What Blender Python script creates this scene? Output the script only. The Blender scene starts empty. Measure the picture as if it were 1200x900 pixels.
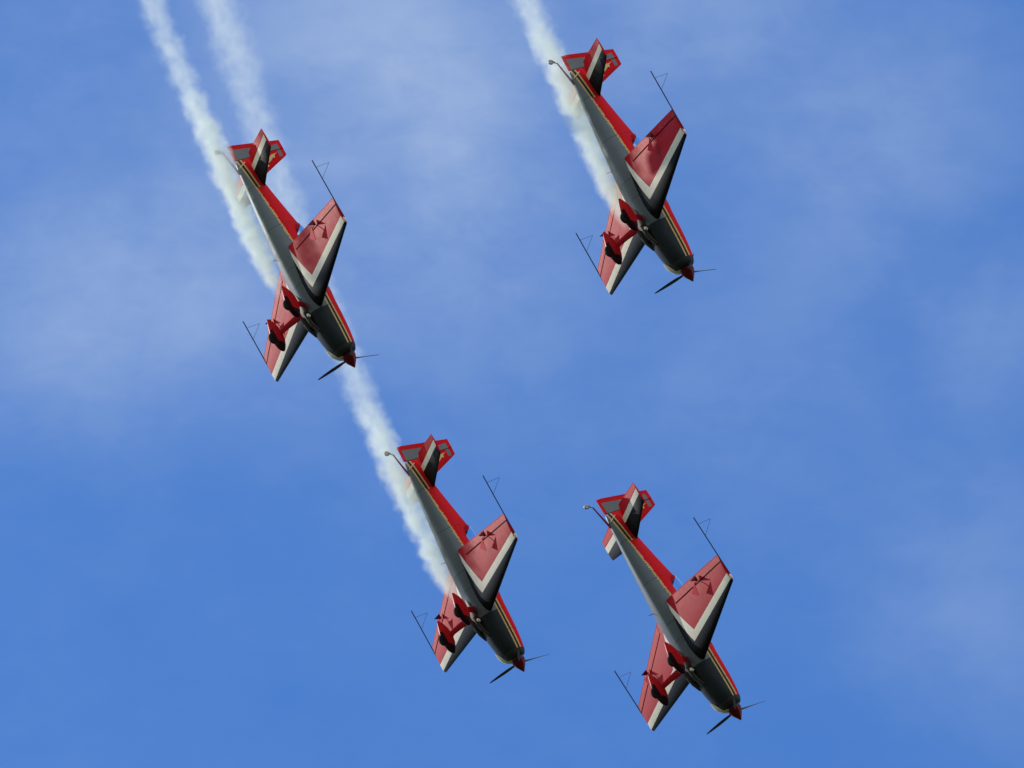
import bpy, bmesh, math, random
from mathutils import Matrix, Vector
random.seed(7)
R = math.radians
S = bpy.context.scene
col = S.collection

# ------------------------------------------------------------------ camera
CAM_ELEV = 45.0
cam_d = bpy.data.cameras.new('camera')
cam = bpy.data.objects.new('camera', cam_d)
col.objects.link(cam)
cam.location = (0, 0, 1.7)
cam.rotation_euler = (R(90 + CAM_ELEV), 0, 0)
cam_d.sensor_width = 36.0
cam_d.lens = 36.0 * 18520.0 / 1200.0          # long telephoto
cam_d.clip_start = 0.5
cam_d.clip_end = 60000
S.camera = cam
CAM = Matrix.Translation(cam.location) @ cam.rotation_euler.to_matrix().to_4x4()

# ------------------------------------------------------------------ light
SUN_ELEV, SUN_ROT = R(29.0), R(-51.0)
SKY_STRENGTH = 0.15
SUN_STRENGTH = 2.9
EXPOSURE = 0.0
sd = bpy.data.lights.new('sun', 'SUN')
sd.energy = SUN_STRENGTH
sd.angle = R(0.53)
sd.color = (1.0, 0.93, 0.84)
sun = bpy.data.objects.new('sun', sd)
col.objects.link(sun)
sv = Vector((math.sin(SUN_ROT) * math.cos(SUN_ELEV), math.cos(SUN_ROT) * math.cos(SUN_ELEV), math.sin(SUN_ELEV)))
sun.rotation_euler = sv.to_track_quat('Z', 'Y').to_euler()
S.view_settings.view_transform = 'Standard'
S.view_settings.look = 'None'
S.view_settings.gamma = 1.0
S.view_settings.exposure = EXPOSURE
S.view_settings.use_curve_mapping = False
S.cycles.volume_bounces = 6
S.cycles.volume_step_rate = 0.12
S.cycles.volume_max_steps = 512
S.cycles.use_denoising = True


# ------------------------------------------------------------------ node helper
class Nodes:
    def __init__(self, tree):
        self.t = tree

    def node(self, kind, **kw):
        n = self.t.nodes.new(kind)
        for k, v in kw.items():
            setattr(n, k, v)
        return n

    def put(self, sock, v):
        if hasattr(v, 'is_output'):
            self.t.links.new(v, sock)
        elif isinstance(v, (tuple, list)) and sock.type == 'RGBA' and len(v) == 3:
            sock.default_value = (*v, 1.0)
        else:
            sock.default_value = v

    def m(self, op, a, b=0.0, c=0.0):
        n = self.node('ShaderNodeMath', operation=op)
        self.put(n.inputs[0], a)
        self.put(n.inputs[1], b)
        self.put(n.inputs[2], c)
        return n.outputs[0]

    def gt(self, a, b): return self.m('GREATER_THAN', a, b)
    def lt(self, a, b): return self.m('LESS_THAN', a, b)
    def mul(self, *a):
        r = a[0]
        for b in a[1:]:
            r = self.m('MULTIPLY', r, b)
        return r
    def add(self, a, b): return self.m('ADD', a, b)
    def sub(self, a, b): return self.m('SUBTRACT', a, b)
    def either(self, a, b): return self.m('MAXIMUM', a, b)
    def inv(self, a): return self.m('SUBTRACT', 1.0, a)
    def lin(self, x, slope, off):                     # slope*x+off
        return self.m('MULTIPLY_ADD', x, slope, off)
    def between(self, v, a, b): return self.mul(self.gt(v, a), self.lt(v, b))

    def ramp(self, v, a, b, smooth=True):             # 0 at a, 1 at b
        n = self.node('ShaderNodeMapRange', interpolation_type='SMOOTHSTEP' if smooth else 'LINEAR')
        self.put(n.inputs[0], v)
        n.inputs[1].default_value = a
        n.inputs[2].default_value = b
        return n.outputs[0]

    def mix(self, f, a, b):
        n = self.node('ShaderNodeMix', data_type='RGBA')
        self.put(n.inputs[0], f)
        self.put(n.inputs[6], a)
        self.put(n.inputs[7], b)
        return n.outputs[2]

    def noise(self, vec, scale, detail=3.0, rough=0.5, distort=0.0):
        n = self.node('ShaderNodeTexNoise')
        if vec is not None:
            self.put(n.inputs['Vector'], vec)
        n.inputs['Scale'].default_value = scale
        n.inputs['Detail'].default_value = detail
        n.inputs['Roughness'].default_value = rough
        n.inputs['Distortion'].default_value = distort
        return n.outputs[0]

    def vmul(self, vec, s):
        n = self.node('ShaderNodeVectorMath', operation='MULTIPLY')
        self.put(n.inputs[0], vec)
        n.inputs[1].default_value = s
        return n.outputs[0]

    def xyz(self, vec):
        n = self.node('ShaderNodeSeparateXYZ')
        self.put(n.inputs[0], vec)
        return n.outputs


# ------------------------------------------------------------------ sky
world = bpy.data.worlds.new('World')
S.world = world
world.use_nodes = True
wt = world.node_tree
W = Nodes(wt)
bg = wt.nodes['Background']
sky = W.node('ShaderNodeTexSky', sky_type='NISHITA')
sky.sun_disc = False
sky.sun_elevation = SUN_ELEV
sky.sun_rotation = SUN_ROT
sky.altitude = 300
sky.air_density = 1.0
sky.dust_density = 0.3
sky.ozone_density = 3.0
tint = W.node('ShaderNodeMix', data_type='RGBA', blend_type='MULTIPLY')
tint.inputs[0].default_value = 1.0
wt.links.new(sky.outputs[0], tint.inputs[6])
tint.inputs[7].default_value = (0.46, 0.79, 1.2, 1.0)
gen = W.node('ShaderNodeTexCoord').outputs['Generated']


def cam_dir(px, py):                                  # direction in the sky
    return (CAM.to_3x3() @ Vector(((px - 600) / 18520.0, (450 - py) / 18520.0, -1.0))).normalized()


def cloud_bank(d, radius):                            # soft bank of thin cloud round a direction of the sky
    n = W.node('ShaderNodeVectorMath', operation='DISTANCE')
    W.put(n.inputs[0], gen)
    n.inputs[1].default_value = d
    return W.ramp(n.outputs['Value'], radius, 0.0)


wisp = W.noise(gen, 75.0, 5.0, 0.5, 0.3)
wisp2 = W.noise(W.vmul(gen, (1.0, 1.7, 1.7)), 190.0, 4.0, 0.55, 0.2)
bank = 0.0
for px, py, rad, amt in [
        (440, 60, 320, 0.58), (560, 260, 280, 0.35), (90, 370, 260, 0.42), (320, 420, 200, 0.25),
        (800, 20, 280, 0.42), (1050, 120, 250, 0.22), (980, 250, 260, 0.2), (1150, 720, 240, 0.22),
        (1180, 380, 160, 0.22), (800, 470, 240, 0.16), (1050, 500, 330, 0.10), (1120, 60, 260, 0.08), (60, 60, 260, 0.14), (250, 230, 520, 0.16), (620, 120, 420, 0.10), (560, 520, 240, 0.1), (250, 250, 200, .3)]:
    bank = W.add(bank, W.mul(cloud_bank(cam_dir(px, py), rad / 18520.0), amt))
fib = W.noise(W.vmul(gen, (1.0, 2.2, 0.9)), 330.0, 6.0, 0.6, 0.8)
thin = W.ramp(W.add(W.add(W.mul(wisp, 0.6), W.mul(wisp2, 0.25)), W.mul(fib, 0.15)), 0.33, 0.68)
veil = W.mul(bank, W.add(W.mul(thin, 0.31), 0.32))
veil = W.m('MINIMUM', W.add(veil, W.mul(thin, 0.045)), 1.0)
# broken cloud added out of view, heaviest behind the camera, to fill shaded sides
far = W.node('ShaderNodeVectorMath', operation='DISTANCE')
W.put(far.inputs[0], gen)
far.inputs[1].default_value = cam_dir(600, 450)
fill_cloud = W.ramp(W.add(W.noise(gen, 2.6, 6.0, 0.55), W.mul(W.ramp(W.m('MULTIPLY', W.xyz(gen)[1], -1.0), -0.35, 0.35), 0.16)), 0.46, 0.66)
fill_cloud = W.mul(fill_cloud, W.ramp(far.outputs['Value'], 0.12, 0.45), W.gt(W.xyz(gen)[2], 0.0))
CLOUD = (3.9, 4.7, 5.8)
c1 = W.mix(veil, tint.outputs[2], CLOUD)
c2 = W.mix(W.mul(fill_cloud, 0.85), c1, (8.0, 8.0, 8.1))
W.put(bg.inputs['Color'], c2)
bg.inputs['Strength'].default_value = SKY_STRENGTH


# ------------------------------------------------------------------ materials
def mat(name, rough=0.4, metal=0.0, coat=0.0):
    m = bpy.data.materials.new(name)
    m.use_nodes = True
    N = Nodes(m.node_tree)
    b = m.node_tree.nodes['Principled BSDF']
    b.inputs['Roughness'].default_value = rough
    b.inputs['Metallic'].default_value = metal
    b.inputs['Specular IOR Level'].default_value = 0.035
    b.inputs['Coat Weight'].default_value = coat
    b.inputs['Coat Roughness'].default_value = 0.08
    oc = N.node('ShaderNodeTexCoord').outputs['Object']
    return m, N, b, oc


RED = (0.66, 0.010, 0.018)
WHITE = (0.92, 0.87, 0.72)
GREY = (0.135, 0.162, 0.172)
COWL = (0.026, 0.034, 0.039)
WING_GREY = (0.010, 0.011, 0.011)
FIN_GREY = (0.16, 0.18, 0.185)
GOLD = (0.66, 0.47, 0.20)
DARK = (0.035, 0.032, 0.028)


def grime(N, oc, c, amount=0.22):
    """uneven fading, oil film and streaks running back along the airframe"""
    a = N.noise(N.vmul(oc, (0.7, 3.5, 3.5)), 3.0, 5.0, 0.6)
    b = N.noise(oc, 22.0, 3.0, 0.6)
    f = N.add(N.mul(N.ramp(a, 0.42, 0.75), amount), N.mul(N.ramp(b, 0.5, 0.8), amount * 0.4))
    return N.mix(f, c, (0.10, 0.085, 0.075))


def finish(N, b, oc, c, grey_mask=None, amount=0.22):
    N.put(b.inputs['Base Color'], grime(N, oc, c, amount))
    r = N.lin(N.noise(oc, 9.0, 3.0), 0.16, 0.46)
    b.inputs['Specular IOR Level'].default_value = 0.035
    b.inputs['Coat Weight'].default_value = 0.0
    if grey_mask is not None:                          # pewter metallic paint
        N.put(b.inputs['Metallic'], N.mul(grey_mask, 0.35))
        r = N.sub(r, N.mul(grey_mask, 0.12))
    N.put(b.inputs['Roughness'], r)


def plain(name, c, rough=0.4, metal=0.0, coat=0.0, amount=0.15):
    m, N, b, oc = mat(name, rough, metal, coat)
    N.put(b.inputs['Base Color'], grime(N, oc, c, amount))
    return m


M_red = plain('red_paint', RED, 0.5)
M_darkred = plain('dark_red_paint', (0.11, 0.003, 0.008), 0.3, 0, 0.3)
M_leg = plain('gear_leg_paint', (0.36, 0.008, 0.014), 0.5)
M_black = plain('black_rubber', (0.018, 0.018, 0.018), 0.75)
M_steel = plain('steel', (0.32, 0.32, 0.31), 0.45, 0.7)
M_gold = plain('gold_paint', GOLD, 0.4, 0.2)
M_rod = plain('dark_rod', (0.03, 0.035, 0.06), 0.5)
M_purple = plain('faded_red_spring', (0.20, 0.03, 0.06), 0.4)
M_blade = plain('propeller_composite', (0.085, 0.072, 0.06), 0.6)
M_white = plain('white_paint', WHITE, 0.4)
M_pipe = plain('sooty_exhaust_steel', (0.06, 0.055, 0.05), 0.55, 0.6)

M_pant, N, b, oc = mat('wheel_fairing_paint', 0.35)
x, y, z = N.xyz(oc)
shade = N.either(N.gt(N.add(N.mul(x, 1.0), N.mul(z, -0.75)), -0.84), N.mul(N.lt(z, -1.165), N.gt(x, -2.08)))  # shade of the ground-facing nose and underside, painted into the red
N.put(b.inputs['Base Color'], grime(N, oc, N.mix(shade, (0.5, 0.009, 0.014), (0.022, 0.004, 0.006)), 0.15))

# fuselage: pewter belly, gold-dark-gold cheat line, red upper half
M_fus, N, b, oc = mat('fuselage_paint', 0.3, 0.0, 0.25)
x, y, z = N.xyz(oc)
ay = N.m('ABSOLUTE', y)
zb = N.sub(N.mul(N.m('MAXIMUM', N.sub(N.mul(x, -1.0), 3.4), 0.0), -0.055), 0.025)   # falls toward the tail
h = N.sub(z, zb)
rear = N.between(x, -5.52, -2.6)
front = N.inv(rear)
scr = N.noise(N.vmul(oc, (1.0, 0.0, 0.35)), 26.0, 2.0, 0.6)
hs_ = N.add(h, N.lin(scr, 0.14, -0.07))
redm = N.either(N.mul(front, N.gt(h, 0.135)), N.mul(rear, N.gt(h, 0.03)))
goldm = N.either(N.mul(front, N.either(N.between(h, 0.0, 0.04), N.between(h, 0.095, 0.136))),
                 N.mul(rear, N.between(hs_, 0.0, 0.05)))
darkm = N.mul(front, N.between(h, 0.04, 0.095))
nose = N.gt(x, -0.56)
redm = N.mul(redm, N.inv(nose)); goldm = N.mul(goldm, N.inv(nose))
well = N.mul(N.between(x, -4.1, -2.15), N.lt(ay, 0.29), N.gt(z, 0.30))
base = N.mix(N.gt(x, -1.72), GREY, COWL)
# oil and soot streaming back from the stacks under the belly
sn = N.noise(N.vmul(oc, (0.5, 7.0, 1.0)), 2.2, 4.0, 0.6)
soot = N.mul(N.ramp(N.add(ay, N.lin(sn, -0.16, 0.08)), 0.24, 0.02), N.ramp(x, -5.6, -1.9), N.lt(z, -0.30), 0.75)
base = N.mix(soot, base, (0.022, 0.02, 0.018))
c = N.mix(redm, base, RED)
c = N.mix(goldm, c, GOLD)
c = N.mix(darkm, c, DARK)
c = N.mix(nose, c, (0.05, 0.05, 0.052))
c = N.mix(well, c, (0.02, 0.02, 0.022))
for sx in (-1.12, -1.72, -2.55, -3.05, -4.30, -5.60):               # panel joints
    c = N.mix(N.mul(N.between(x, sx, sx + 0.014), 0.75), c, DARK)
for yy, xa, xb in ((0.15, -3.05, -1.72), (0.19, -1.72, -0.6), (0.10, -5.6, -4.3)):   # lengthwise joints and hatch edges
    c = N.mix(N.mul(N.between(ay, yy, yy + 0.012), N.between(x, xa, xb), N.lt(z, -0.2), 0.6), c, DARK)
gm = N.mul(N.inv(redm), N.inv(goldm), N.inv(darkm), N.inv(well))
finish(N, b, oc, c, gm, 0.1)


def wing_paint(name, fwd, apex_g, apex_r, root_te):
    m, N, b, oc = mat(name, 0.3, 0.0, 0.2)
    x, y, z = N.xyz(oc)
    ay = N.m('ABSOLUTE', y)

    def side(p, q):                                   # > 0 outboard/aft of the line p-q
        (x0, y0), (x1, y1) = p, q
        a, bb = (y1 - y0), -(x1 - x0)
        return N.add(N.mul(N.sub(x, x0), a), N.mul(N.sub(ay, y0), bb))
    f = side(apex_g, fwd[0])                          # negative aft of the stripe's front edge
    r = side(apex_r, fwd[1])
    rg = side(apex_g, root_te[0])
    rr = side(apex_r, root_te[1])
    white = N.mul(N.lt(f, 0.0), N.gt(rg, 0.0))
    red = N.mul(N.lt(r, 0.0), N.gt(rr, 0.0))
    tip = N.gt(ay, fwd[2])
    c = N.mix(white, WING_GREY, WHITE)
    c = N.mix(red, c, (0.52, 0.010, 0.018))
    c = N.mix(tip, c, RED)
    g = N.mul(N.inv(white), N.inv(red), N.inv(tip))
    finish(N, b, oc, c, N.mul(g, 0.3), 0.12)
    return m


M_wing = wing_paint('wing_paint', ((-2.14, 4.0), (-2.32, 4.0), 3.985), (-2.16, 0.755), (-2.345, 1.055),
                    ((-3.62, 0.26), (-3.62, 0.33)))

# tailplane: grey nose, white stripe ahead of the hinge, red elevator
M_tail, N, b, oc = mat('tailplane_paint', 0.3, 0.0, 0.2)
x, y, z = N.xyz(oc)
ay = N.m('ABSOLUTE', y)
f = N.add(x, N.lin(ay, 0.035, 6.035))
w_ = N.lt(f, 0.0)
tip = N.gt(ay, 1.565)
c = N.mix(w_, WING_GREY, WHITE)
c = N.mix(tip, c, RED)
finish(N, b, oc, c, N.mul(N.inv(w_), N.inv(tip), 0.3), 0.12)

# fin and rudder: red with a grey field
M_fin, N, b, oc = mat('fin_paint', 0.3, 0.0, 0.2)
x, y, z = N.xyz(oc)
te = N.lin(z, 0.205, -6.945)
inner = N.mul(N.gt(x, N.add(te, 0.135)), N.lt(x, -6.47), N.between(z, -0.13, 1.075))
band = N.mul(N.between(z, 0.985, 1.075), N.between(x, -6.62, -6.24))
gmask = N.either(inner, band)
c = N.mix(gmask, RED, FIN_GREY)
finish(N, b, oc, c, N.mul(gmask, 0.6), 0.14)

M_glass, N, b, oc = mat('canopy_glass', 0.02)
b.inputs['Base Color'].default_value = (0.70, 0.82, 0.86, 1)
b.inputs['Transmission Weight'].default_value = 1.0
b.inputs['IOR'].default_value = 1.04

# ------------------------------------------------------------------ ground
gm_, N, b, oc = mat('mown_grass', 0.95)
n1 = N.noise(oc, 0.006, 6.0, 0.6)
n2 = N.noise(oc, 0.8, 4.0, 0.6)
g = N.mix(N.ramp(n1, 0.35, 0.65), (0.035, 0.055, 0.018), (0.09, 0.085, 0.04))
g = N.mix(N.mul(N.ramp(n2, 0.4, 0.7), 0.5), g, (0.06, 0.065, 0.03))
N.put(b.inputs['Base Color'], g)


# ------------------------------------------------------------------ mesh helpers
class MB:
    def __init__(self):
        self.v, self.f = [], []

    def loft(self, secs, caps=True, closed=True):
        o = len(self.v)
        n = len(secs[0])
        for s in secs:
            self.v += [tuple(p) for p in s]
        for i in range(len(secs) - 1):
            for j in range(n if closed else n - 1):
                k = (j + 1) % n
                self.f.append((o + i * n + j, o + i * n + k, o + (i + 1) * n + k, o + (i + 1) * n + j))
        if caps:
            self.f.append(tuple(o + j for j in range(n))[::-1])
            self.f.append(tuple(o + (len(secs) - 1) * n + j for j in range(n)))
        return self

    def tube(self, pts, r, n=10):
        pts = [Vector(p) for p in pts]
        rs = r if isinstance(r, (list, tuple)) else [r] * len(pts)
        secs = []
        up = None
        for i, p in enumerate(pts):
            d = (pts[min(i + 1, len(pts) - 1)] - pts[max(i - 1, 0)]).normalized()
            if up is None:
                up = d.orthogonal().normalized()
            a = (up - d * up.dot(d)).normalized()
            up = a
            q = d.cross(a)
            secs.append([p + (a * math.cos(t) + q * math.sin(t)) * rs[i] for t in [2 * math.pi * k / n for k in range(n)]])
        return self.loft(secs)

    def build(self, name, m, parent=None, angle=38, loc=(0, 0, 0)):
        me = bpy.data.meshes.new(name)
        me.from_pydata(self.v, [], self.f)
        bm = bmesh.new()
        bm.from_mesh(me)
        bmesh.ops.remove_doubles(bm, verts=bm.verts, dist=1e-5)
        bmesh.ops.recalc_face_normals(bm, faces=bm.faces)
        bm.to_mesh(me)
        bm.free()
        me.shade_smooth()
        me.set_sharp_from_angle(angle=R(angle))
        me.materials.append(m)
        o = bpy.data.objects.new(name, me)
        col.objects.link(o)
        o.parent = parent
        o.location = loc
        return o


def superell(x, w, zb, zt, zc, e_low, e_up, n=40):
    out = []
    for k in range(n):
        t = 2 * math.pi * k / n
        cs, sn = math.cos(t), math.sin(t)
        e = e_up if sn >= 0 else e_low
        yy = w * math.copysign(abs(cs) ** (2 / e), cs)
        zz = zc + (zt - zc if sn >= 0 else zc - zb) * math.copysign(abs(sn) ** (2 / e), sn)
        out.append((x, yy, zz))
    return out


def foil(xle, xte, span, mid, t, f0=0.0, f1=1.0, vertical=False, n=14):
    """closed section of a symmetric aerofoil between the chord fractions f0 and f1"""
    c = xle - xte

    def th(f):
        return 5 * t * c * (0.2969 * math.sqrt(f) - 0.1260 * f - 0.3516 * f * f + 0.2843 * f ** 3 - 0.1036 * f ** 4)
    fr = [f0 + (f1 - f0) * (1 - math.cos(math.pi * k / n)) / 2 for k in range(n + 1)]
    up = [(xle - c * f, mid + max(th(f), 0.003)) for f in fr]
    lo = [(xle - c * f, mid - max(th(f), 0.003)) for f in fr]
    if f0 > 0:
        nose = [(xle - c * f0 + th(f0) * 0.7, mid)]
        ring = nose + up + lo[::-1]
    else:
        up[0] = (xle, mid)
        ring = up + lo[:0:-1]
    if vertical:
        return [(px, pm, span) for px, pm in ring]
    return [(px, span, pm) for px, pm in ring]


BASE = Vector((-2.1, 0.0, -1.32))                      # under the main wheels


# ------------------------------------------------------------------ the aircraft, built once
def make_plane():
    root = bpy.data.objects.new('aerobatic_plane', None)
    col.objects.link(root)
    root.empty_display_size = 0.5
    L = tuple(-BASE)

    def part(mb, name, m, angle=38):
        return mb.build(name, m, root, angle, L)

    # fuselage
    st = [(-0.415, .285, -.235, .185, 2.3, 2.3), (-0.44, .325, -.275, .225, 2.3, 2.3), (-0.52, .365, -.325, .262, 2.3, 2.3),
          (-0.70, .392, -.385, .292, 2.3, 2.3), (-0.95, .408, -.44, .315, 2.35, 2.4), (-1.2, .415, -.478, .333, 2.4, 2.4), (-1.5, .42, -.498, .345, 2.5, 2.4),
          (-1.9, .425, -.508, .355, 2.6, 2.4), (-2.4, .427, -.508, .358, 2.6, 2.4), (-2.9, .422, -.497, .352, 2.6, 2.4), (-3.3, .41, -.482, .345, 2.6, 2.3),
          (-3.7, .385, -.457, .335, 2.5, 2.2), (-4.0, .362, -.436, .33, 2.45, 2.0), (-4.16, .348, -.424, .50, 2.45, 1.75), (-4.22, .343, -.42, .545, 2.4, 1.7),
          (-4.6, .31, -.392, .465, 2.4, 1.65), (-5.0, .272, -.36, .38, 2.35, 1.65), (-5.4, .232, -.325, .298, 2.3, 1.7), (-5.75, .194, -.292, .235, 2.3, 1.9),
          (-6.05, .158, -.262, .205, 2.3, 2.1), (-6.3, .115, -.235, .19, 2.3, 2.2), (-6.44, .075, -.215, .175, 2.2, 2.2), (-6.475, .045, -.195, .155, 2.1, 2.1)]
    secs = [superell(a, w, zb, zt, -0.02 - 0.02 * max(0, -a - 4) / 2, e1, e2) for a, w, zb, zt, e1, e2 in st]
    fus = part(MB().loft(secs), 'fuselage', M_fus, 50)
    # cooling inlets either side of the spinner
    for s in (-1, 1):
        mb = MB()
        rg = []
        for xx, k in ((-0.43, 1.0), (-0.411, 1.0), (-0.4105, 0.8), (-0.425, 0.7)):
            rg.append([(xx, s * 0.225 + 0.075 * k * math.cos(t), 0.045 + 0.085 * k * math.sin(t)) for t in [2 * math.pi * i / 20 for i in range(20)]])
        mb.loft(rg).build('cooling_inlet', M_black, fus)
    # exhaust stacks and fairing of the oil breather under the cowling
    for s in (-1, 1):
        mb = MB()
        mb.tube([(-1.22, s * .15, -.44), (-1.42, s * .15, -.525), (-1.6, s * .15, -.56), (-1.82, s * .15, -.575)], [.05, .055, .055, .052], 12)
        part(mb, 'exhaust_pipe', M_pipe)
    mb = MB()
    mb.loft([superell(a, w, zb, -.47, -.5, 2, 2, 16) for a, w, zb in ((-1.45, .10, -.52), (-1.6, .17, -.555), (-1.85, .2, -.575), (-2.0, .2, -.57), (-2.2, .15, -.545), (-2.4, .05, -.515))])
    part(mb, 'gear_fairing', M_pipe)
    mb = MB().tube([(-1.64, -.22, -.515), (-1.68, -.22, -.555), (-1.73, -.22, -.565)], [.03, .045, .025], 12)
    part(mb, 'smoke_nozzle', M_white)

    # induction scoop low on the left cheek of the cowling
    mb = MB()
    sc = []
    for xx, w_, h_, yc_, zc_ in ((-.375, .055, .05, .085, -.155), (-.40, .095, .085, .09, -.175), (-.5, .105, .09, .115, -.265), (-.62, .085, .07, .14, -.335), (-.78, .025, .025, .16, -.395)):
        sc.append([(xx, yc_ + w_ * math.cos(t), zc_ + h_ * math.sin(t)) for t in [2 * math.pi * i / 18 for i in range(18)]])
    part(mb.loft(sc), 'air_scoop', M_white, 60)

    # canopy
    cs = []
    for k in range(15):
        a = k / 14
        xx = -1.95 - 2.29 * a
        u_ = min(a / 0.8, 1.0)
        hgt = 0.24 * u_ * u_ * (3 - 2 * u_)
        zt_ = max(0.355 + hgt, 0.37) if k < 14 else 0.548
        wd = 0.34 * (0.55 + 0.45 * math.sin(math.pi * (0.1 + 0.8 * a)))
        cs.append([(xx, wd * math.cos(t), 0.30 + (zt_ - 0.30) * math.sin(t) ** 0.9) for t in [math.pi * i / 24 for i in range(25)]])
    part(MB().loft(cs, caps=False, closed=False), 'canopy', M_glass, 60)

    # wings
    Z = -0.20
    LE = lambda yy: -1.735 - 0.335 * (yy - 0.35) / 3.65
    TE = lambda yy: -3.62 + 0.755 * (yy - 0.35) / 3.65
    HX = lambda yy: -3.255 + 0.615 * (yy - 0.78) / 3.22
    TH = lambda yy: 0.155 - 0.035 * (yy - 0.35) / 3.65
    for s in (-1, 1):
        mb = MB()
        mb.loft([foil(LE(q), TE(q), s * q, Z, TH(q)) for q in (0.2, 0.5, 0.78)])
        hf = lambda q: (LE(q) - HX(q)) / (LE(q) - TE(q))
        qs = [0.78 + (3.96 - 0.78) * i / 8 for i in range(9)]
        mb.loft([foil(LE(q), TE(q), s * q, Z, TH(q), 0, hf(q)) for q in qs] +
                [foil(LE(3.985) - .012, TE(3.985), s * 3.985, Z, TH(4) * .9, 0, hf(3.985)), foil(LE(4) - .03, TE(4), s * 4.0, Z, TH(4) * .55, 0, hf(4.0))])
        wing = part(mb, 'wing', M_wing)
        qs = [0.80 + (3.985 - 0.80) * i / 6 for i in range(7)]
        ail = MB().loft([foil(LE(q), TE(q), s * q, Z, TH(q), hf(q) + 0.042 / (LE(q) - TE(q)), 1.0) for q in qs]).build('aileron', M_wing, wing)
        mb = MB()
        mb.loft([[(HX(q) + a_, s * q, Z + b_) for a_, b_ in ((.012, -.016), (.012, .016), (-.05, .012), (-.05, -.012))] for q in (.80, 3.97)])
        mb.build('hinge_seal', M_black, wing)
        # balance spade carried below the wing on an arm from the aileron
        q = 2.42
        zl = Z - 0.105
        mb = MB()
        tri = [(-2.62, q - .02), (-2.95, q + .13), (-2.84, q - .30)]
        mb.loft([[(px, s * py, -.415) for px, py in tri], [(px, s * py, -.403) for px, py in tri]])
        mb.tube([(-3.02, s * q, Z - .05), (-2.95, s * q, -.35), (-2.86, s * q, -.409)], .012, 8)
        mb.build('aileron_spade', M_red, wing)
        mb = MB()
        qq = q + .06
        tr2 = [(-2.98, zl + .06), (-3.14, zl + .05), (-3.05, zl - .14)]
        mb.loft([[(px, s * (qq - .012), pz) for px, pz in tr2], [(px, s * (qq + .012), pz) for px, pz in tr2]])
        mb.build('aileron_horn', M_darkred, wing)
        # sighting rod and triangle at the tip
        mb = MB()
        yt = s * 4.022
        mb.tube([(-2.26, yt, Z), (-4.01, yt, Z - .025)], .0145, 8)
        mb.tube([(-3.80, yt, Z - .02), (-3.81, yt, .16)], .0045, 6)
        mb.tube([(-3.81, yt, .16), (-3.44, yt, Z - .015)], .0045, 6)
        mb.build('sighting_frame', M_rod, wing)
        mb = MB()
        mb.loft([superell(xx, w, Z - .03 * k, Z + .03 * k, Z, 2, 2, 12) for xx, w, k in ((-2.12, .008, .3), (-2.15, .03, 1), (-2.22, .035, 1), (-2.27, .01, .4))])
        mb.v = [(a, b_ + s * 4.0, c_) for a, b_, c_ in mb.v]
        mb.build('tip_light', M_white, wing)

    # tailplane
    ZT = 0.14
    for s in (-1, 1):
        le = lambda q: -5.52 - 0.35 * (q - .15) / 1.42
        te_ = lambda q: -6.53 + 0.10 * (q - .15) / 1.45
        hx = lambda q: -6.205 - 0.06 * (q - .15) / 1.42
        hf = lambda q: (le(q) - hx(q)) / (le(q) - te_(q))
        mb = MB().loft([foil(le(q), te_(q), s * q, ZT, .10, 0, hf(q)) for q in (.05, .5, 1.0, 1.565)] +
                       [foil(le(1.59) - .015, te_(1.59), s * 1.59, ZT, .06, 0, hf(1.59))])
        stab = part(mb, 'tailplane', M_tail)
        mb = MB()
        g0 = lambda q: hf(q) + 0.02 / (le(q) - te_(q))
        mb.loft([foil(le(.14), hx(.14) - .08, s * .14, ZT, .10, (le(.14) - hx(.14) + .02) / (le(.14) - hx(.14) + .08), 1.0),
                 foil(le(.28), te_(.28), s * .28, ZT, .10, g0(.28), 1.0),
                 foil(le(.9), te_(.9), s * .9, ZT, .10, g0(.9), 1.0),
                 foil(le(1.58), te_(1.58), s * 1.58, ZT, .10, g0(1.58), 1.0)])
        mb.build('elevator', M_red, stab)

    # fin and rudder
    fle = lambda q: -5.80 - 0.44 * (q - .18)
    fte = lambda q: -6.95 + 0.205 * q
    fhx = lambda q: -6.485 + .05 * (q + .2) / 1.38
    ff = lambda q: (fle(q) - fhx(q)) / (fle(q) - fte(q))
    mb = MB().loft([foil(fle(q), fte(q), q, 0, .085, 0, ff(q), True) for q in (.10, .4, .8, 1.16)] +
                   [foil(fle(1.18) - .015, fte(1.18), 1.18, 0, .05, 0, ff(1.18), True)])
    fin = part(mb, 'fin', M_fin)
    mb = MB()
    rx = lambda q: (q, fhx(q) - .018)
    secs = []
    for q in (-.20, -.05, .3, .8, 1.165, 1.18):
        xa, xb = fhx(q) - .018, fte(q)
        if q == -.20:
            xa, xb = -6.53, -6.96
        h_ = .034 if q < 1.17 else .02
        ring = [(xa + .012, 0, q), (xa, h_, q), (xa * .5 + xb * .5, h_ * .62, q), (xb, .004, q), (xb, -.004, q), (xa * .5 + xb * .5, -h_ * .62, q), (xa, -h_, q)]
        secs.append(ring)
    mb.loft(secs)
    mb.build('rudder', M_fin, fin)
    # gilded bird crest on the fin: body, raised wing, tail
    crest = [(-6.37, .955), (-6.33, .86), (-6.24, .83), (-6.27, .79), (-6.19, .68), (-6.16, .60), (-6.23, .66), (-6.31, .70), (-6.36, .78), (-6.36, .86)]
    mb = MB().loft([[(px, -.046, pz) for px, pz in crest], [(px, .046, pz) for px, pz in crest]])
    mb.build('fin_crest', M_gold, fin)
    dot = [(-6.09 + .022 * math.cos(t), .565 + .022 * math.sin(t)) for t in [2 * math.pi * i / 12 for i in range(12)]]
    mb = MB().loft([[(px, -.036, pz) for px, pz in dot], [(px, .036, pz) for px, pz in dot]])
    mb.build('fin_badge', M_white, fin)

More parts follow.
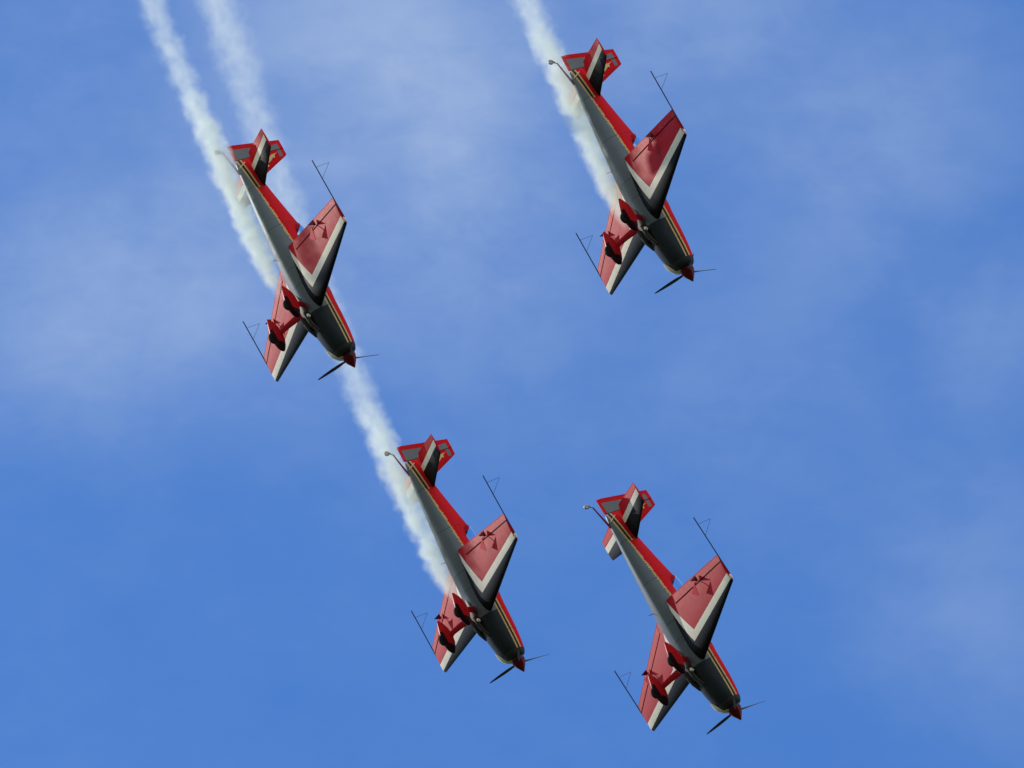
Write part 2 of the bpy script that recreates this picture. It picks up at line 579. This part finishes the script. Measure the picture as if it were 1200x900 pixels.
    # spinner and propeller at rest
    pr = [(0.0, .004), (-.03, .028), (-.1, .072), (-.18, .125), (-.27, .166), (-.33, .183), (-.365, .184)]
    mb = MB().loft([[(px, rr * math.cos(t), rr * math.sin(t)) for t in [2 * math.pi * i / 28 for i in range(28)]] for px, rr in pr])
    part(mb, 'spinner', M_darkred)
    for ang in (-45, 75, 195):
        a = R(ang)
        rad = Vector((0, math.cos(a), math.sin(a)))
        tan = Vector((0, -math.sin(a), math.cos(a)))
        fx = Vector((1, 0, 0))
        secs = []
        for rr, ch, tw, tk in ((.14, .05, 60, .045), (.22, .06, 55, .04), (.35, .085, 42, .022), (.55, .098, 31, .016), (.78, .085, 23, .012), (.95, .055, 19, .008), (1.0, .03, 18, .005)):
            u = tan * math.cos(R(tw)) + fx * math.sin(R(tw))
            n_ = tan * -math.sin(R(tw)) + fx * math.cos(R(tw))
            ctr = Vector((-.285, 0, 0)) + rad * rr
            secs.append([ctr + u * (ch * .5 * math.cos(t)) + n_ * (tk * .5 * math.sin(t)) for t in [2 * math.pi * i / 14 for i in range(14)]])
        part(MB().loft(secs), 'propeller_blade', M_blade)

    # main gear
    for s in (-1, 1):
        mb = MB()
        secs = []
        for yy, zz, ch, cx, th in ((.18, -.485, .23, -1.98, .05), (.34, -.60, .20, -1.96, .045), (.52, -.79, .165, -1.94, .036), (.70, -.97, .145, -1.915, .032), (.80, -1.05, .135, -1.90, .03)):
            nrm = Vector((0, .68 * s, .73)).normalized()
            secs.append([Vector((cx + ch * .5 * math.cos(t), s * yy, zz)) + nrm * (th * .5 * math.sin(t)) for t in [2 * math.pi * i / 16 for i in range(16)]])
        part(mb.loft(secs), 'gear_leg', M_leg)
        mb = MB()
        secs = []
        yc = s * .84
        for xx, hw, zl, zt in ((-1.43, .012, -1.135, -1.10), (-1.47, .05, -1.185, -1.06), (-1.56, .088, -1.23, -1.01), (-1.70, .115, -1.26, -.955), (-1.86, .125, -1.265, -.93),
                               (-2.0, .118, -1.25, -.93), (-2.14, .095, -1.215, -.955), (-2.26, .065, -1.18, -1.0), (-2.36, .032, -1.15, -1.055), (-2.41, .010, -1.13, -1.09)):
            r_ = superell(xx, hw, zl, zt, (zl + zt) / 2, 2.2, 2.0, 20)
            secs.append([(a_, b_ + yc, c_) for a_, b_, c_ in r_])
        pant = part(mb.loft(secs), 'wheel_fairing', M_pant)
        ty = MB()
        prof = [(.085, -.05), (.14, -.055), (.165, -.04), (.172, 0), (.165, .04), (.14, .055), (.085, .05)]
        secs = [[(-1.86 + rr * math.cos(t), yc + dy, -1.17 + rr * math.sin(t)) for rr, dy in prof] for t in [2 * math.pi * i / 28 for i in range(29)]]
        ty.loft(secs, caps=False)
        tyre = ty.build('tyre', M_black, pant)
        mb = MB().tube([(-1.86, yc - .045, -1.17), (-1.86, yc + .045, -1.17)], .088, 20)
        mb.build('rim', M_steel, pant)

    # tailwheel on its spring
    mb = MB()
    mb.tube([(-6.12, 0, -.245), (-6.30, 0, -.285), (-6.55, 0, -.335), (-6.82, 0, -.385)], [.032, .028, .022, .018], 10)
    part(mb, 'tail_spring', M_purple)
    mb = MB()
    mb.tube([(-6.80, 0, -.37), (-6.84, 0, -.42), (-6.875, .035, -.46), (-6.90, .035, -.515)], .013, 8)
    mb.tube([(-6.84, 0, -.42), (-6.875, -.035, -.46), (-6.90, -.035, -.515)], .013, 8)
    fork = part(mb, 'tailwheel_fork', M_steel)
    ty = MB()
    prof = [(.02, -.022), (.05, -.025), (.068, -.015), (.072, 0), (.068, .015), (.05, .025), (.02, .022)]
    ty.loft([[(-6.90 + rr * math.cos(t), dy, -.525 + rr * math.sin(t)) for rr, dy in prof] for t in [2 * math.pi * i / 20 for i in range(21)]], caps=False)
    ty.build('tailwheel', M_steel, fork)
    # rudder horn bar and belly aerial
    mb = MB().tube([(-6.23, -.115, -.225), (-6.36, -.105, -.01)], .012, 8)
    part(mb, 'rudder_cable', M_white)
    mb = MB().tube([(-3.58, .10, -.43), (-3.60, .16, -.50), (-3.62, .205, -.56)], [.010, .008, .006], 6)
    part(mb, 'aerial', M_black)
    return root


def children_of(o):
    return list(o.children)


def copy_tree(o, parent=None):
    c = o.copy()
    col.objects.link(c)
    c.parent = parent
    for ch in children_of(o):
        copy_tree(ch, c)
    return c


POSES = {                                               # spinner position and axes, in metres from the camera
    'A': ([-3.9777, 0.4125, -400.1761], [[0.44697, -0.23057, 0.86432], [-0.81586, -0.50132, 0.28818], [0.36686, -0.83397, -0.41219]]),
    'B': ([0.3134, -7.422, -407.4305], [[0.44988, -0.23353, 0.86202], [-0.83828, -0.44334, 0.31739], [0.30804, -0.8654, -0.39521]]),
    'C': ([4.5074, 2.5468, -393.0795], [[0.44671, -0.22621, 0.86561], [-0.81986, -0.49081, 0.29483], [0.35816, -0.84139, -0.40471]]),
    'D': ([5.7687, -8.4611, -397.7727], [[0.49976, -0.24085, 0.83201], [-0.8017, -0.49227, 0.33905], [0.32791, -0.83646, -0.4391]]),
}
LABELS = {
    'A': 'red and grey aerobatic plane at left, crossing the smoke of the plane below it',
    'B': 'red and grey aerobatic plane in the lower middle, its smoke rising past the left plane',
    'C': 'topmost red and grey aerobatic plane at upper right, smoking, with no plane above it',
    'D': 'red and grey aerobatic plane at lower right, the only one without a smoke trail',
}
proto = None
for k in 'DABC':
    p = make_plane() if proto is None else copy_tree(proto)
    proto = proto or p
    T, Rm = POSES[k]
    M = CAM @ (Matrix.Translation(T) @ Matrix(Rm).to_4x4())
    M = M @ Matrix.Translation(BASE)
    p.matrix_world = M
    for ch in p.children:                              # each propeller stopped at its own angle
        if ch.name.startswith('propeller_blade'):
            ch.rotation_euler.x = R({'A': -5, 'B': 2, 'C': -8, 'D': 5}[k])
    p['label'] = LABELS[k]
    p['category'] = 'plane'
    p['group'] = 'aerobatic planes diving in formation'

# ------------------------------------------------------------------ ground sheet
mb = MB()
ring = [[(rr * math.cos(t), rr * math.sin(t), 0) for t in [2 * math.pi * i / 64 for i in range(64)]] for rr in (1, 200, 3000, 30000)]
mb.loft(ring, caps=False)
mb.f.append(tuple(range(64)))
gr = mb.build('ground', gm_)
gr['kind'] = 'structure'

# ------------------------------------------------------------------ smoke trails
TRAILS = {
    'A': [[-5.843, 2.078, -400.792], [-6.018, 2.425, -400.943], [-6.107, 2.707, -401.058], [-6.502, 3.533, -401.413], [-7.165, 5.276, -402.135], [-7.606, 5.932, -402.441], [-8.271, 7.465, -403.086], [-8.716, 8.563, -403.543], [-9.162, 9.664, -404.001], [-9.832, 11.142, -404.625]],
    'B': [[-1.344, -5.841, -408.182], [-1.499, -5.512, -408.3], [-1.654, -5.16, -408.425], [-2.163, -4.238, -408.769], [-2.717, -3.292, -409.125], [-3.14, -2.344, -409.463], [-3.463, -1.482, -409.762], [-3.898, -0.221, -410.195], [-4.3, 0.488, -410.459], [-4.928, 2.331, -411.09], [-5.785, 5.184, -412.054], [-6.529, 6.907, -412.659], [-7.069, 7.805, -412.997], [-7.299, 8.928, -413.367], [-7.663, 10.053, -413.747], [-8.119, 11.406, -414.207]],
    'C': [[2.935, 3.722, -393.861], [2.766, 4.085, -394.014], [2.597, 4.47, -394.174], [2.131, 5.54, -394.619], [1.452, 7.258, -395.323], [0.962, 8.334, -395.772], [0.642, 9.025, -396.062], [0.321, 9.63, -396.322], [-0.257, 10.929, -396.861]],
}
SMOKE = {
    'A': ('white smoke trail streaming from the belly of the left plane to the top edge', 0.33, 0.45, 0.36),
    'B': ('long white smoke trail from the lower middle plane, passing behind the left plane', 0.35, 0.66, 0.30),
    'C': ('short white smoke trail behind the topmost plane at upper right', 0.33, 0.44, 0.36),
}


def smoke_trail(k):
    label, r0, r1, dens = SMOKE[k]
    pts = [CAM @ Vector(p) for p in TRAILS[k]]
    a, e = pts[0], pts[-1]
    ax = (e - a).normalized()
    ay_ = (CAM.to_3x3() @ Vector((0, 0, 1))).cross(ax).normalized()
    az = ax.cross(ay_)
    F = Matrix((ax, ay_, az)).transposed().to_4x4()
    F.translation = a
    loc = [F.inverted() @ p for p in pts]
    Ln = loc[-1].x
    # quadratic bow of the trail, least squares through the points
    num = sum(p.y * (p.x * (Ln - p.x)) for p in loc)
    den = sum((p.x * (Ln - p.x)) ** 2 for p in loc)
    bow = num / den
    m = bpy.data.materials.new('smoke')
    m.use_nodes = True
    N = Nodes(m.node_tree)
    m.node_tree.nodes.remove(m.node_tree.nodes['Principled BSDF'])
    out = m.node_tree.nodes['Material Output']
    oc = N.node('ShaderNodeTexCoord').outputs['Object']
    x, y, z = N.xyz(oc)
    cy = N.mul(x, N.sub(Ln, x), bow)
    # puffs: low-frequency wander of the core plus billows
    off = random.uniform(0, 40)
    sh = N.node('ShaderNodeVectorMath', operation='ADD')
    N.put(sh.inputs[0], oc)
    sh.inputs[1].default_value = (off, 0, 0)
    pv = sh.outputs[0]
    puff = N.noise(N.vmul(pv, (1.0, 0.8, 0.8)), 2.4, 4.0, 0.55)
    fine = N.noise(N.vmul(pv, (0.7, 1.0, 1.0)), 5.0, 3.0, 0.55)
    dy = N.sub(y, cy)
    d = N.m('SQRT', N.add(N.mul(dy, dy), N.mul(z, z)))
    rad = N.lin(x, (r1 - r0) / Ln, r0)
    rad = N.mul(rad, N.ramp(x, -0.9, 1.6))
    rel = N.m('DIVIDE', d, N.m('MAXIMUM', rad, 0.02))
    rel = N.add(rel, N.lin(puff, -1.3, 0.65))
    rel = N.add(rel, N.lin(fine, -0.8, 0.4))
    core = N.ramp(rel, 1.15, 0.1)
    fade = N.mul(N.ramp(x, 0.0, 0.8), N.lin(x, -0.045, 1.0))
    fade = N.m('MAXIMUM', fade, 0.0)
    fade = N.m('MAXIMUM', N.mul(N.ramp(x, 0.0, 0.8), 0.42), fade)
    near = N.lin(N.ramp(x, 7.0, 4.5), 1.6, 0.9)          # thick just behind the aircraft, thinning out
    den_ = N.mul(core, fade, near, N.lin(fine, 1.6, 0.2), 5.2 * dens)
    vol = N.node('ShaderNodeVolumePrincipled')
    vol.inputs['Color'].default_value = (0.915, 0.965, 0.875, 1)
    vol.inputs['Anisotropy'].default_value = 0.5
    N.put(vol.inputs['Density'], den_)
    m.node_tree.links.new(vol.outputs[0], out.inputs['Volume'])
    # closed billowing hull round the smoke
    mb = MB()
    secs = []
    n = int(Ln / 0.16)
    for i in range(n + 1):
        xx = -0.05 + (Ln + 0.1) * i / n
        rr = (r0 + (r1 - r0) * xx / Ln) * 1.30 * min(1.0, 0.35 + max(0, xx) / 1.5)
        ring = []
        for j in range(20):
            t = 2 * math.pi * j / 20
            q = rr * (1 + 0.10 * math.sin(xx * 7.3 + 2 * math.cos(t)) + 0.06 * math.sin(xx * 13.1 + 3 * t))
            ring.append((xx, bow * xx * (Ln - xx) + q * math.cos(t), q * math.sin(t)))
        secs.append(ring)
    mb.loft(secs)
    o = mb.build('smoke_trail', m)
    o.matrix_world = F
    o['label'] = label
    o['category'] = 'smoke trail'
    o['group'] = 'white smoke trails behind the planes'


for k in 'ABC':
    smoke_trail(k)
